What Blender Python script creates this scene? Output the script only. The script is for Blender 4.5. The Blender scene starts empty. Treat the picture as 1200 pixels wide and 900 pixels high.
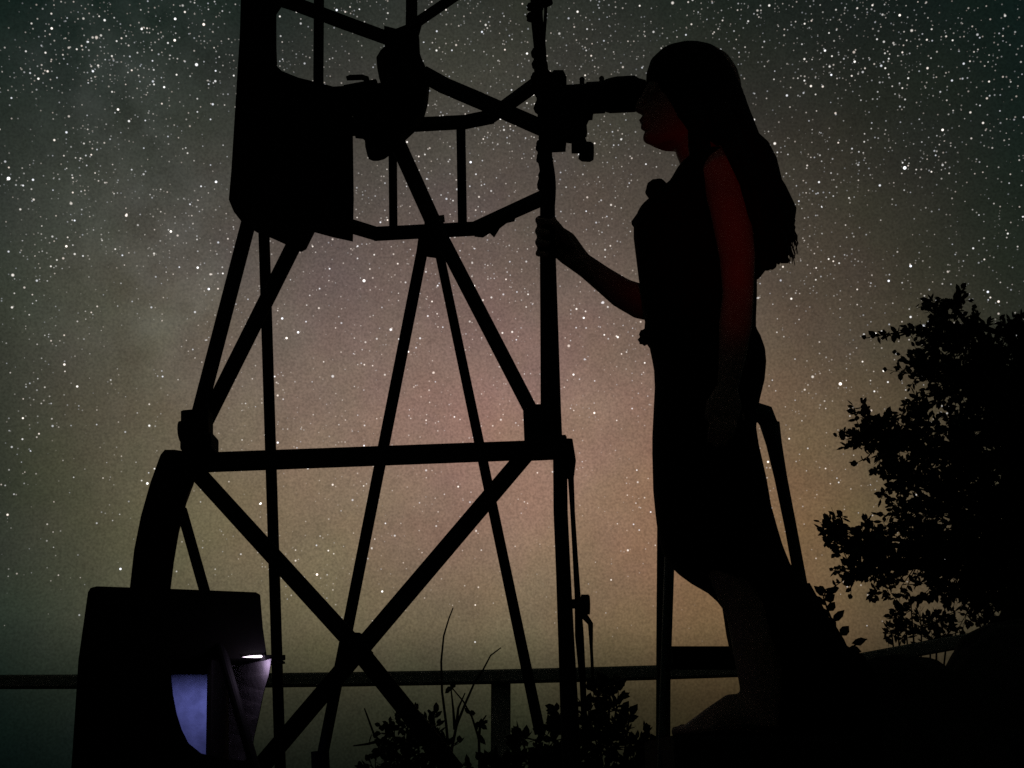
import bpy, bmesh, math, random
from mathutils import Vector, Matrix, noise
R = random.Random(7)
sc = bpy.context.scene
col = sc.collection
PITCH = math.radians(18); F = 1400.0
CAM = Vector((0, 0, 0.55))
CP, SP = math.cos(PITCH), math.sin(PITCH)

def P(px, py, Y):
    """point of the place seen at photo position px, py, at distance Y in front"""
    cx = (px - 600) / F; cy = (450 - py) / F
    d = Vector((cx, CP - cy * SP, SP + cy * CP))
    return CAM + d * (Y / d.y)

def S(py, Y):
    """metres per photo pixel there"""
    cy = (450 - py) / F
    return Y / (CP - cy * SP) / F

# ------------------------------------------------------------------ materials
def mat(name, c1, c2=None, rough=.6, scale=12, metal=0, detail=5, bump=0, spec=.5, emit=None, subs=0):
    m = bpy.data.materials.new(name); m.use_nodes = True
    nt = m.node_tree; b = nt.nodes['Principled BSDF']
    c2 = c2 or tuple(v * .6 for v in c1)
    tc = nt.nodes.new('ShaderNodeTexCoord')
    nz = nt.nodes.new('ShaderNodeTexNoise'); nz.inputs['Scale'].default_value = scale; nz.inputs['Detail'].default_value = detail
    nt.links.new(tc.outputs['Object'], nz.inputs['Vector'])
    rp = nt.nodes.new('ShaderNodeValToRGB')
    rp.color_ramp.elements[0].position = .35; rp.color_ramp.elements[1].position = .65
    rp.color_ramp.elements[0].color = (*c2, 1); rp.color_ramp.elements[1].color = (*c1, 1)
    nt.links.new(nz.outputs['Fac'], rp.inputs['Fac']); nt.links.new(rp.outputs['Color'], b.inputs['Base Color'])
    mr = nt.nodes.new('ShaderNodeMapRange'); mr.inputs['To Min'].default_value = max(.05, rough - .12); mr.inputs['To Max'].default_value = min(1, rough + .12)
    nt.links.new(nz.outputs['Fac'], mr.inputs['Value']); nt.links.new(mr.outputs['Result'], b.inputs['Roughness'])
    b.inputs['Metallic'].default_value = metal
    b.inputs['Specular IOR Level'].default_value = spec
    if bump:
        bp = nt.nodes.new('ShaderNodeBump'); bp.inputs['Strength'].default_value = bump; bp.inputs['Distance'].default_value = .01
        nt.links.new(nz.outputs['Fac'], bp.inputs['Height']); nt.links.new(bp.outputs['Normal'], b.inputs['Normal'])
    if emit:
        b.inputs['Emission Color'].default_value = (*emit[0], 1); b.inputs['Emission Strength'].default_value = emit[1]
    return m

M = dict(
    metal=mat('blackened_steel', (.02, .02, .021), (.012, .012, .012), .75, 30, bump=.1, spec=.15),
    plastic=mat('black_plastic', (.012, .012, .013), (.008, .008, .008), .8, 60, bump=.15, spec=.12),
    rubber=mat('rubber', (.015, .015, .015), None, .9, 80, spec=.1),
    ply=mat('black_painted_plywood', (.016, .015, .014), (.008, .008, .008), .85, 9, bump=.2, spec=.1),
    shroud=mat('pale_shroud_cloth', (.34, .34, .42), (.24, .24, .3), .9, 40, bump=.25, spec=.1),
    led=mat('led_strip', (.9, .8, .95), None, .4, 5, emit=((1, .84, .98), 2.5)),
    skin=mat('skin', (.42, .26, .19), (.36, .21, .15), .55, 25, bump=.03, spec=.3),
    dress=mat('black_crepe_dress', (.010, .009, .010), (.006, .006, .006), .95, 90, bump=.3, spec=.05),
    hair=mat('dark_hair', (.010, .008, .007), (.005, .004, .004), .75, 70, spec=.1),
    lips=mat('lips', (.3, .1, .09), None, .4, 40),
    shoe=mat('black_leather', (.014, .013, .013), None, .6, 60, spec=.2),
    ladder=mat('green_painted_steel', (.05, .08, .06), (.025, .04, .03), .55, 25, bump=.1, spec=.25),
    tread=mat('ribbed_rubber_tread', (.02, .02, .02), None, .9, 50, spec=.1),
    rail=mat('weathered_wood', (.52, .49, .38), (.33, .31, .23), .9, 14, bump=.4, spec=.1),
    leaf=mat('dark_foliage', (.030, .042, .016), (.014, .022, .009), .7, 3, spec=.15),
    leaf2=mat('olive_foliage', (.05, .06, .02), (.022, .03, .01), .7, 6, spec=.15),
    bark=mat('bark', (.035, .028, .02), (.015, .012, .01), .95, 30, bump=.6, spec=.05),
    stem=mat('dry_stem', (.05, .045, .03), (.025, .022, .015), .9, 30, spec=.05),
    rock=mat('lichened_rock', (.055, .060, .045), (.018, .02, .016), .95, 5, bump=.8, detail=9, spec=.05),
    ground=mat('night_grass_ground', (.03, .04, .02), (.015, .018, .01), .95, 2, bump=.5, spec=.05),
)

# ------------------------------------------------------------------ mesh builder
ORIGIN = {}
class MB:
    def __init__(s): s.v = []; s.f = []
    def add(s, vs, fs):
        n = len(s.v); s.v += [Vector(v) for v in vs]; s.f += [tuple(i + n for i in f) for f in fs]; return s
    def tube(s, pts, rad, seg=12, depth=None, caps=True):
        """tapered tube; rad one per point; depth = ratio of the section along Y"""
        pts = [Vector(p) for p in pts]; n = len(pts)
        if not hasattr(rad, '__len__'): rad = [rad] * n
        dep = depth if hasattr(depth, '__len__') else [depth or 1] * n
        vs = []; fs = []; ref = None
        for i, p in enumerate(pts):
            t = (pts[min(i + 1, n - 1)] - pts[max(i - 1, 0)])
            if t.length < 1e-9: t = Vector((0, 0, 1))
            t.normalize()
            if depth is not None:
                b = Vector((0, 1, 0)); b = b - t * b.dot(t)
                if b.length < .1: b = Vector((1, 0, 0)) - t * t.x
                b.normalize()
            else:
                if ref is None: ref = Vector((0, 0, 1)) if abs(t.z) < .9 else Vector((1, 0, 0))
                b = ref - t * ref.dot(t); b.normalize(); ref = b
            a = t.cross(b)
            for k in range(seg):
                w = 2 * math.pi * k / seg
                vs.append(p + a * math.cos(w) * rad[i] + b * math.sin(w) * rad[i] * dep[i])
        for i in range(n - 1):
            for k in range(seg):
                k2 = (k + 1) % seg
                fs.append((i * seg + k, i * seg + k2, (i + 1) * seg + k2, (i + 1) * seg + k))
        if caps:
            fs.append(tuple(range(seg - 1, -1, -1))); fs.append(tuple((n - 1) * seg + k for k in range(seg)))
        return s.add(vs, fs)
    def bar(s, a, b, w, d, bev=.12):
        """rectangular bar with softened edges between two points; w across the view, d in depth"""
        a = Vector(a); b = Vector(b); t = (b - a).normalized()
        y = Vector((0, 1, 0)); y = (y - t * y.dot(t)).normalized(); x = t.cross(y)
        c = min(w, d) * bev; hw, hd = w / 2, d / 2
        prof = [(-hw + c, -hd), (hw - c, -hd), (hw, -hd + c), (hw, hd - c), (hw - c, hd), (-hw + c, hd), (-hw, hd - c), (-hw, -hd + c)]
        vs = [q + x * u + y * v for q in (a, b) for u, v in prof]
        fs = [(k, (k + 1) % 8, 8 + (k + 1) % 8, 8 + k) for k in range(8)] + [tuple(range(7, -1, -1)), tuple(range(8, 16))]
        return s.add(vs, fs)
    def ball(s, c, rx, ry=None, rz=None, seg=14, rings=9, rough=0):
        ry = ry or rx; rz = rz or rx; c = Vector(c)
        vs = [c + Vector((0, 0, rz))]; fs = []
        for i in range(1, rings):
            ph = math.pi * i / rings
            for k in range(seg):
                w = 2 * math.pi * k / seg
                d = Vector((math.sin(ph) * math.cos(w), math.sin(ph) * math.sin(w), math.cos(ph)))
                q = 1 + (rough * noise.noise(d * 2.3 + c * 3) if rough else 0)
                vs.append(c + Vector((d.x * rx * q, d.y * ry * q, d.z * rz * q)))
        vs.append(c - Vector((0, 0, rz)))
        for k in range(seg):
            fs.append((0, 1 + k, 1 + (k + 1) % seg)); L = 1 + (rings - 2) * seg
            fs.append((len(vs) - 1, L + (k + 1) % seg, L + k))
        for i in range(rings - 2):
            for k in range(seg):
                a = 1 + i * seg
                fs.append((a + k, a + seg + k, a + seg + (k + 1) % seg, a + (k + 1) % seg))
        return s.add(vs, fs)
    def slab(s, outline, Yf, th, yaw=0):
        """solid plate of an outline seen from the front; Yf gives the distance of its front face, th its thickness"""
        yf = Yf if callable(Yf) else (lambda x, y: Yf)
        fr = [P(x, y, yf(x, y)) for x, y in outline]
        bk = [p + Vector((th * yaw, th, 0)) for p in fr]
        n = len(fr)
        from mathutils.geometry import tessellate_polygon
        tri = tessellate_polygon([[Vector((x, y, 0)) for x, y in outline]])
        fs = [tuple(t) for t in tri] + [tuple(i + n for i in reversed(t)) for t in tri]
        fs += [(i, (i + 1) % n, n + (i + 1) % n, n + i) for i in range(n)]
        return s.add(fr + bk, fs)
    def loft(s, rows, Yc, seg=28, egg=0, power=1.0, front=0):
        """stack of rounded sections; a row is (photo y, left x, right x, half depth[, Y shift])"""
        vs = []; fs = []
        for r in rows:
            y, l, rr, hd = r[:4]; yo = Yc + (r[4] if len(r) > 4 else 0)
            a = P(l, y, yo); b = P(rr, y, yo); c = (a + b) / 2; hx = (b - a).length / 2
            for k in range(seg):
                w = 2 * math.pi * k / seg; cw, sw = math.cos(w), math.sin(w)
                cw2 = math.copysign(abs(cw) ** power, cw); sw2 = math.copysign(abs(sw) ** power, sw)
                q = 1 - egg * max(0, -cw) ** 2
                vs.append(c + Vector((cw2 * hx, sw2 * hd * q, 0)))
        n = len(rows)
        for i in range(n - 1):
            for k in range(seg):
                k2 = (k + 1) % seg
                fs.append((i * seg + k, (i + 1) * seg + k, (i + 1) * seg + k2, i * seg + k2))
        fs.append(tuple(range(seg))); fs.append(tuple((n - 1) * seg + k for k in range(seg - 1, -1, -1)))
        return s.add(vs, fs)
    def build(s, name, m, parent=None, smooth=False, loc=None):
        o0 = Vector(loc) if loc is not None else (ORIGIN[parent.name] if parent else Vector((0, 0, 0)))
        me = bpy.data.meshes.new(name); me.from_pydata([v - o0 for v in s.v], [], s.f); me.update()
        bm = bmesh.new(); bm.from_mesh(me); bmesh.ops.recalc_face_normals(bm, faces=bm.faces) if len(bm.faces) < 60000 and not getattr(s, 'raw', False) else None
        bm.to_mesh(me); bm.free()
        if smooth:
            for p in me.polygons: p.use_smooth = True
        me.materials.append(m)
        o = bpy.data.objects.new(name, me); col.objects.link(o)
        if parent: o.parent = parent
        else: o.location = o0
        ORIGIN[o.name] = o0
        return o

def empty(name, loc, label, cat, group=None):
    o = bpy.data.objects.new(name, None); col.objects.link(o); o.location = loc; o.empty_display_size = .1
    ORIGIN[o.name] = Vector(loc); return tag(o, label, cat, group)
def tag(o, label=None, cat=None, group=None, kind=None):
    if label: o['label'] = label
    if cat: o['category'] = cat
    if group: o['group'] = group
    if kind: o['kind'] = kind
    return o

def refine(o, voxel, it=2, fac=.5):
    """fuse overlapping volumes of one object into one continuous skin"""
    md = o.modifiers.new('fuse', 'REMESH'); md.mode = 'VOXEL'; md.voxel_size = voxel; md.use_smooth_shade = True
    dg = bpy.context.evaluated_depsgraph_get()
    me = bpy.data.meshes.new_from_object(o.evaluated_get(dg))
    o.modifiers.clear(); mats = list(o.data.materials); old = o.data; o.data = me; bpy.data.meshes.remove(old)
    me.name = o.name
    bm = bmesh.new(); bm.from_mesh(me)
    for _ in range(it): bmesh.ops.smooth_vert(bm, verts=bm.verts, factor=fac, use_axis_x=True, use_axis_y=True, use_axis_z=True)
    bm.to_mesh(me); bm.free()
    for p in me.polygons: p.use_smooth = True
    me.materials.clear()
    for m in mats: me.materials.append(m)

# ------------------------------------------------------------------ ground
g = MB(); N = 60
ext = [-600 + 1200 * (i / N) for i in range(N + 1)]
def warp(t): return math.copysign(abs(t / 600) ** 3 * 600, t)
xs = [warp(t) for t in ext]
def gh(x, y):
    d = math.hypot(x, y)
    return .05 * noise.noise(Vector((x * .7, y * .7, 0))) - max(0, y - 9) * .06 * (1 if y < 40 else 0) - (1.86 if y >= 40 else 0)
g.v = [Vector((x, y + 3, gh(x, y + 3) - .04)) for y in xs for x in xs]
g.f = [(j * (N + 1) + i, j * (N + 1) + i + 1, (j + 1) * (N + 1) + i + 1, (j + 1) * (N + 1) + i) for j in range(N) for i in range(N)]
tag(g.build('ground', M['ground'], smooth=True), kind='structure')

# ------------------------------------------------------------------ telescope
TB = P(440, 900, 2.75); TB.z = 0
T = empty('telescope', TB, 'tall black open-truss telescope the woman is looking through, with a curved light shield', 'telescope')
met, pla = M['metal'], M['plastic']
def rod(name, a, b, wpx, m=None, parent=T, square=False, ratio=1.0):
    A, B = P(*a), P(*b); mb = MB()
    wa = wpx if not hasattr(wpx, '__len__') else wpx[0]; wb = wpx if not hasattr(wpx, '__len__') else wpx[1]
    if square: mb.bar(A, B, wa * S(a[1], a[2]), wa * S(a[1], a[2]) * ratio)
    else: mb.tube([A, B], [wa / 2 * S(a[1], a[2]), wb / 2 * S(b[1], b[2])], 14)
    return mb.build(name, m or met, parent, smooth=False)
# cage rings (flat bars of an eight-sided ring), far half in view
YP = 2.70                                   # plane of the right-hand post
def ring(name, pts, wpx):
    mb = MB()
    for a, b in zip(pts[:-1], pts[1:]):
        A, B = P(*a), P(*b); t = (B - A).normalized() * .006
        mb.bar(A - t, B + t, wpx * S(a[1], a[2]), .03)
    return mb.build(name, met, T)
low = ring('cage_ring', [(405, 263, 2.86), (441, 274, 2.98), (520, 270, 3.02), (556, 268, 3.0), (640, 230, 2.71)], 14)
ring('cage_ring', [(398, 152, 2.86), (470, 147, 2.98), (545, 143, 3.02), (575, 137, 3.0), (640, 90, 2.71)], 14)
ring('cage_ring', [(640, 1, 2.71), (606, -18, 2.82), (540, -60, 3.0)], 13)
# struts between the rings
rod('cage_strut', (460, 150, 2.99), (461, 272, 2.99), 10)
rod('cage_strut', (540, 143, 3.015), (542, 268, 3.015), 11)
rod('cage_strut', (374, -40, 2.90), (373, 112, 2.90), 12)
# torn tape hanging on the ring
mb = MB().slab([(556, 262), (600, 240), (606, 247), (603, 258), (594, 260), (586, 266), (579, 277), (574, 272), (566, 277), (556, 276)], 2.93, .008)
mb.build('tape_rag', pla, low)
# light shield: curved sheet with a cut-out opening
sh = [(283, -30), (281, 40), (276, 120), (271, 200), (268, 234), (273, 246), (283, 259), (300, 270), (318, 277), (340, 287), (352, 293), (358, 290),
      (368, 270), (390, 276), (413, 281), (414, 230), (413, 160), (412, 106), (396, 103), (375, 97), (350, 91), (330, 83), (324, 77), (323, 50), (323, 14), (329, 5), (338, 2), (350, -30)]
def dens(o):
    out = []
    for (x, y), (x2, y2) in zip(o, o[1:] + o[:1]):
        n = max(1, int(math.hypot(x2 - x, y2 - y) / 14))
        out += [(x + (x2 - x) * i / n, y + (y2 - y) * i / n) for i in range(n)]
    return out
def shY(x, y): return 2.62 + .26 * max(0, (x - 262) / 155) ** 1.6
s_ = MB().slab(dens(sh), shY, .012).build('light_shield', pla, T)
rod('shield_stiffener', (404, 104, 2.875), (441, 97, 2.9), 9, pla, T)
# spider vanes and secondary holder
YS = 2.86
def vane(pts, w):
    mb = MB()
    for a, b in zip(pts[:-1], pts[1:]):
        A, B = P(*a), P(*b); t = (B - A).normalized() * .004
        mb.bar(A - t, B + t, w * S(a[1], a[2]), .012)
    return mb.build('spider_vane', met, T)
vane([(318, -4, 2.74), (352, 7, 2.77), (405, 27, 2.81), (452, 44, YS)], 17)
vane([(495, 86, YS), (520, 100, 2.83), (560, 117, 2.79), (592, 131, 2.75), (640, 152, 2.71)], 20)
vane([(476, 72, YS), (489, 26, 2.88), (536, -6, 2.95)], 12)
vane([(483, -40, 2.9), (482, 42, YS)], 13)
sec = [(450, 30), (464, 33.5), (475.5, 29), (490, 34), (491, 59), (494, 68), (498, 76.5), (502, 92), (500, 111), (495, 129), (485, 143), (474, 153), (466.6, 163), (455, 171), (448, 176), (441, 178), (434.7, 178), (430, 176), (428, 172), (427, 156), (423, 152), (414, 151),
       (411, 138), (419, 134), (420, 138), (427, 137), (429, 131), (418, 130), (409, 124), (407, 119), (402, 112), (382, 113), (381, 102), (404, 100.5), (446, 97), (445, 90), (442, 80), (441, 67), (446, 58.6), (451, 54)]
sh_ = MB().slab(sec, YS - .02, .05).build('secondary_mirror_holder', pla, T)
MB().ball(P(471, 104, YS), .05, .07, .07, 20, 12).build('secondary_mirror', pla, sh_, smooth=True)
MB().tube([P(406, 92, YS), P(410, 91, YS), P(424, 90.5, YS), P(429, 92, YS), P(431, 100, YS)], [.006, .008, .008, .009, .009], 10).build('adjusting_lever', pla, sh_)
# truss poles
rod('truss_pole', (292, 258, 2.72), (229, 500, 2.62), 17.5)
rod('truss_pole', (354, 268, 2.80), (238, 500, 2.66), 18.5)
rod('truss_pole', (309, 262, 2.95), (330, 950, 3.10), 13)
rod('truss_pole', (498, 278, 2.99), (374, 905, 3.08), 13.5)
rod('truss_pole', (511, 278, 2.99), (633, 860, 3.05), (11, 13.5))
rod('truss_pole', (458, 150, 2.92), (513, 272, 2.86), 19)
rod('truss_pole', (512, 268, 2.86), (628, 492, 2.70), 17)
# joint block on the far ring
MB().slab([(497, 256), (519, 254), (522, 275), (526, 292), (512, 294), (498, 292), (488, 294), (490, 280), (498, 276)], 2.945, .05).build('pole_clamp', met, T)
MB().bar(P(512, 257, 2.93), P(521, 256, 2.93), .014, .02).build('clamp_bolt', met, T)
MB().tube([P(375, 880, 3.03), P(376, 905, 3.03)], .022, 12).build('pole_foot', met, T)
# right-hand post in two lengths with ties and cable
A = [(628, -40, YP), (629, 20, YP), (633, 60, YP), (636, 120, YP), (640, 180, YP), (642, 240, YP)]
MB().tube([P(*a) for a in A], [7.2 * S(a[1], YP) for a in A], 14).build('upper_post', met, T)
A = [(641.5, 222, YP), (642, 300, YP), (644, 400, YP), (645.5, 480, YP), (647, 525, YP)]
MB().tube([P(*a) for a in A], [r * S(a[1], YP) for a, r in zip(A, (8.6, 9.4, 10.8, 12.0, 12.4))], 16).build('middle_post', met, T)
A = [(656, 512, YP), (657, 600, YP), (660, 667, YP), (664, 760, YP), (668, 850, YP), (673, 960, YP), (690, 1300, YP)]
MB().tube([P(*a) for a in A], [r * S(a[1], YP) for a, r in zip(A, (8.2, 8.4, 8.6, 9.6, 11, 11.5, 12))], 16).build('lower_post', met, T)
for y in (8, 20, 62, 76, 92, 108, 126, 172, 186, 205, 216):
    x = 628 + (y + 40) * .05 + R.uniform(-2, 2)
    tie = MB(); hz = R.uniform(7, 11) * .0018
    tie.tube([P(x - 1, y, YP) + Vector((0, 0, q * hz)) for q in (-.9, -.6, 0, .6, .9)], [.013, .018, R.uniform(.017, .020), .016, .012], 12)
    tie.ball(P(x - 7 + R.uniform(-2, 2), y, YP - .005), R.uniform(4, 5.5) * .0018, rz=hz, seg=9, rings=6, rough=.4)
    if R.random() < .5: tie.ball(P(x + 6, y + R.uniform(-3, 3), YP), R.uniform(4, 6) * .0018, seg=8, rings=6, rough=.4)
    tie.build('cable_tie', M['rubber'], T, smooth=True)
cb = MB()
for k, (dx, ph) in enumerate(((-6, 0), (5, 1.3))):
    pts = [P(630 + (y + 40) * .048 + dx + 2.2 * math.sin(y * .06 + ph), y, YP - .01) for y in range(-30, 245, 9)]
    cb.tube(pts, .0045, 7)
cb.build('cable', M['rubber'], T, smooth=True)
cb = MB()
pts = [P(666, 515, YP), P(669, 540, YP), P(669, 560, YP), P(671, 600, YP), P(674, 650, YP), P(677, 700, YP), P(679, 745, YP), P(683, 800, YP), P(686, 880, YP)]
cb.tube(pts, [.010, .012, .007, .0055, .006, .007, .010, .007, .006], 8)
for y in (520, 532, 545, 556): cb.ball(P(664 + (y - 520) * .1, y, YP - .01), .011, rz=.013, seg=9, rings=6, rough=.3)
cb.build('cable', M['rubber'], T, smooth=True)
# slow-motion knob on its bracket, with a thin rod
kn = MB().bar(P(668, 708, YP - .02), P(681, 707, YP - .02), .018, .03).build('knob_bracket', met, T)
k2 = MB()
k2.tube([P(680, 709, YP - .02), P(686, 709, YP - .02)], .017, 12).tube([P(686, 709, YP - .02), P(691, 709, YP - .02)], .021, 14).tube([P(681, 703, YP - .02), P(690, 703, YP - .02)], .012, 12)
k2.build('knob', pla, kn)
MB().tube([P(681, 717, YP - .02), P(692, 731, YP - .02), P(693, 760, YP - .02), P(695, 800, YP - .02)], [.009, .006, .0035, .0035], 8).build('crank_rod', met, T, smooth=True)
# horizontal frame bar and cross braces
YB = 2.66
rod('frame_bar', (212, 543, YB), (664, 526, YP + .03), 21.5, square=True, ratio=.7)
rod('cross_brace', (224, 546, 2.70), (430, 772, 2.72), 19.5, square=True, ratio=.4)
rod('cross_brace', (409, 748, 2.72), (535, 905, 2.74), 21, square=True, ratio=.4)
rod('cross_brace', (620, 528, 2.755), (300, 905, 2.765), 19.5, square=True, ratio=.4)
MB().tube([P(417, 757, 2.69), P(417, 757, 2.80)], .03, 14).build('brace_bolt', met, T)
# corner clamps
cl = MB()
cl.bar(P(231, 484, 2.63), P(231, 520, 2.63), 32 * S(500, 2.63), .06)
cl.bar(P(216, 522, 2.63), P(252, 520, 2.63), 18 * S(520, 2.63), .07)
c_ = cl.build('pole_clamp', met, T)
MB().tube([P(211, 506, 2.60), P(221, 505, 2.60)], [.024, .027], 16).tube([P(220, 505, 2.6), P(232, 505, 2.6)], .010, 10).build('clamp_knob', pla, c_)
cl = MB()
cl.bar(P(628, 478, 2.70), P(630, 525, 2.70), 30 * S(500, 2.70), .06)
cl.bar(P(616, 526, 2.69), P(663, 524, 2.69), 22 * S(520, 2.69), .07)
c_ = cl.build('pole_clamp', met, T)
MB().bar(P(640, 486, 2.66), P(652, 485, 2.66), .016, .02).bar(P(643, 492, 2.66), P(651, 512, 2.66), .012, .014).build('clamp_lever', met, c_)
# curved altitude bearing going down into the rocker box
arc_o = [(188, 533), (176, 566), (165, 605), (157, 645), (152, 690), (152, 720)]
arc_i = [(200, 720), (200, 690), (205, 650), (211, 615), (220, 580), (229, 556), (232, 540), (224, 530), (205, 527), (193, 527)]
MB().slab(dens(arc_o + arc_i), 2.60, .09, -.29).build('altitude_bearing', M['ply'], T)
rod('bearing_strut', (213, 598, 2.56), (300, 905, 2.36), 12.5)
# rocker box
bx = [(103, 694), (106, 689), (113, 687), (200, 690), (300, 694), (305, 697), (308, 735), (313, 771), (200, 772), (92, 772)]
YR = 2.44
MB().slab(bx, YR, .30, -.25).build('rocker_box', M['ply'], T)
sd = [(92, 771), (201, 771), (201, 796), (203, 815), (207, 836), (213, 855), (221, 871), (236, 883), (262, 889), (292, 892), (296, 915), (296, 1010), (300, 1240), (70, 1240), (78, 980), (85, 880)]
MB().slab(dens(sd), YR + .004, .30, -.29).build('base_panel', M['ply'], T)
UZ = P(200, 771, YR).z
lx = P(190, 780, 2.5).x; lx2 = P(252, 780, 2.5).x
lp = MB().bar(Vector((lx, 2.585, UZ - .008)), Vector((lx2, 2.585, UZ - .008)), .022, .006).build('added_shade_lip', M['ply'], T)  # added strip that keeps the blue lamp's light off the cloth top
MB().bar(Vector((lx, 2.470, UZ - .0135)), Vector((lx2, 2.470, UZ - .0135)), .033, .006).build('added_lamp_cover', M['ply'], T)  # added strip that hides the blue lamp and the lit strip behind
def shroudY(x, y): return 2.66 + .02 * math.sin(x * .10) - .05 * max(0, (x - 285) / 30) ** 2
sp = [(196, 768), (266, 768), (266, 800), (265, 850), (264, 905), (196, 905)]
MB().slab(dens(sp), shroudY, .006).build('shroud_cloth', M['shroud'], T)
sp = [(268, 768), (318, 772), (315, 790), (309, 810), (303, 840), (297, 865), (295, 885), (298, 905), (268, 905)]
MB().slab(dens(sp), lambda x, y: 2.61 - .18 * max(0, (x - 270) / 45) ** 2, .006).build('shroud_cloth', mat('grey_shroud_cloth', (.26, .25, .27), (.2, .19, .2), .9, 40, bump=.25, spec=.1), T)
MB().bar(P(259, 766, 2.57), P(257, 905, 2.57), 6 * S(800, 2.6), .19).build('shroud_post', met, T)  # deepened into a partition to keep blue light off the grey cloth
MB().bar(P(308, 771, YR - .006), P(332, 771, YR + .02), 6 * S(771, YR), .02).build('led_arm', met, T)
led = MB().slab([(284, 770), (292, 768.6), (301, 768), (306, 767.8), (307.5, 769), (306, 770.4), (298, 770.6)], YR - .006, .005).build('led_strip', M['led'], T)
fl = MB().slab([(308, 776), (321, 774), (331, 774), (331, 776.5), (320, 777), (311, 778)], YR + .01, .03).build('led_tray', M['shroud'], T)
# focuser
YF = 2.665
fo = MB().slab([(644, 88), (649, 82), (660, 82), (664, 90), (664, 164), (645, 165)], YF - .03, .06).build('focuser_board', met, T)
ft = MB()
for x0, x1, hw, in ((662, 700, 16), (697, 722, 18.5), (719, 745, 20), (743, 759, 17.5)):
    ft.tube([P(x0, 114, YF), P(x1, 112, YF)], hw * S(112, YF), 24)
f_ = MB()
f_.tube([P(660, 117, YF), P(690, 115, YF)], 17 * S(112, YF), 24).tube([P(688, 115, YF), P(708, 114, YF)], 18.5 * S(112, YF), 24)
f_.build('focuser_tube', met, T)
f_ = MB()
f_.tube([P(706, 113, YF), P(713, 112.5, YF), P(724, 111, YF), P(744, 110, YF), P(750, 110, YF)], [v * S(112, YF) for v in (17, 20, 21, 21, 17)], 24)
f_.tube([P(748, 110, YF), P(756, 110, YF)], [18 * S(112, YF), 16 * S(112, YF)], 24)
f_.build('eyepiece', pla, T)
for x, y in ((682, 95), (705, 94)): MB().tube([P(x, y + 6, YF), P(x, y - 2, YF)], .006, 8).ball(P(x, y - 2, YF), .007, seg=8, rings=6).build('thumb_screw', met, T, smooth=True)
f_ = MB()
f_.tube([P(671, 135, YF), P(669, 150, YF), P(666, 163, YF)], [.045, .035, .03], 12, depth=.7)
f_.bar(P(676, 128, YF), P(694, 127, YF), .045, .05)
f_.bar(P(678, 130, YF - .01), P(680, 158, YF - .01), .034, .03)
f_.build('focuser_bracket', met, T)
f_ = MB()
f_.tube([P(670, 172, YF - .02), P(681, 172, YF - .02)], .017, 14).tube([P(679, 177, YF - .02), P(683, 177.5, YF - .02), P(692, 178, YF - .02), P(695.5, 178, YF - .02)], [.02, .025, .025, .02], 18)
f_.tube([P(678, 160, YF - .02), P(683, 174, YF - .02)], .015, 10)
f_.build('focus_knob', pla, T)

# ------------------------------------------------------------------ step ladder
LB = P(860, 900, 2.7); LB.z = 0
Ld = empty('step_ladder', LB, 'dark green steel step ladder with a tall hoop handrail behind the woman', 'ladder')
YL = 2.86
def rail_path(seq): return [P(*q) for q in seq]
hoop = [(776, 1010, YL + .06), (777, 900, YL + .04), (777.5, 760, YL + .02), (778, 620, YL), (782, 530, YL - .02), (786, 500, YL - .02), (796, 484, YL - .02), (815, 480, YL - .02), (860, 482, YL - .02), (886, 484, YL - .02), (896, 486, YL - .02), (902, 498, YL - .02)]
hoop2 = [(902, 497, YL - .02), (907, 520, YL - .02), (915, 560, YL - .01), (927, 620, YL), (938, 680, YL + .01), (955, 780, YL + .03), (972, 880, YL + .05), (992, 1010, YL + .07)]
def flat(name, pts, w, m, d=.024):
    mb = MB()
    mb.tube([P(*q) for q in pts], [w / 2 * S(q[1], q[2]) if not hasattr(w, '__len__') else w[i] / 2 * S(q[1], q[2]) for i, q in enumerate(pts)], 12)
    return mb.build(name, m, Ld, smooth=True)
flat('rail', hoop[:6], [17, 17, 17, 16, 16, 16], M['ladder'])
flat('handrail', hoop[5:], [16, 16, 17, 22, 26, 25, 20], M['ladder'])
flat('rail', hoop2, [24, 19, 15.5, 14.5, 15, 16, 17, 17], M['ladder'])
flat('leg', [(785, 640, 2.80), (781, 760, 2.72), (776, 900, 2.55), (772, 1100, 2.36)], 12, M['ladder'])
flat('leg', [(910, 640, 2.80), (930, 760, 2.72), (950, 900, 2.55), (968, 1100, 2.36)], 12, M['ladder'])
def step(py, x0, x1, Y0, Y1, th):
    mb = MB(); a = P(x0, py, Y0); b = P(x1, py, Y0)
    mb.bar(Vector((a.x, (Y0 + Y1) / 2, a.z)), Vector((b.x, (Y0 + Y1) / 2, a.z)), th, Y1 - Y0, .15)
    return mb.build('step', M['tread'], Ld)
step(768, 788, 945, 2.76, 2.90, .042)
STZ = P(850, 866, 2.6).z
mb = MB(); mb.bar(Vector((P(774, 870, 2.55).x, 2.60, STZ - .035)), Vector((P(970, 870, 2.55).x, 2.60, STZ - .035)), .07, .52, .15); mb.build('step', M['tread'], Ld)
mb = MB(); mb.bar(Vector((P(774, 870, 2.55).x, 2.42, .26)), Vector((P(970, 870, 2.55).x, 2.42, .26)), .05, .2, .15); mb.build('step', M['tread'], Ld)
for x, y in ((P(776, 1010, YL + .06).x, 0), (P(992, 1010, YL + .07).x, 0)): pass

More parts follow.
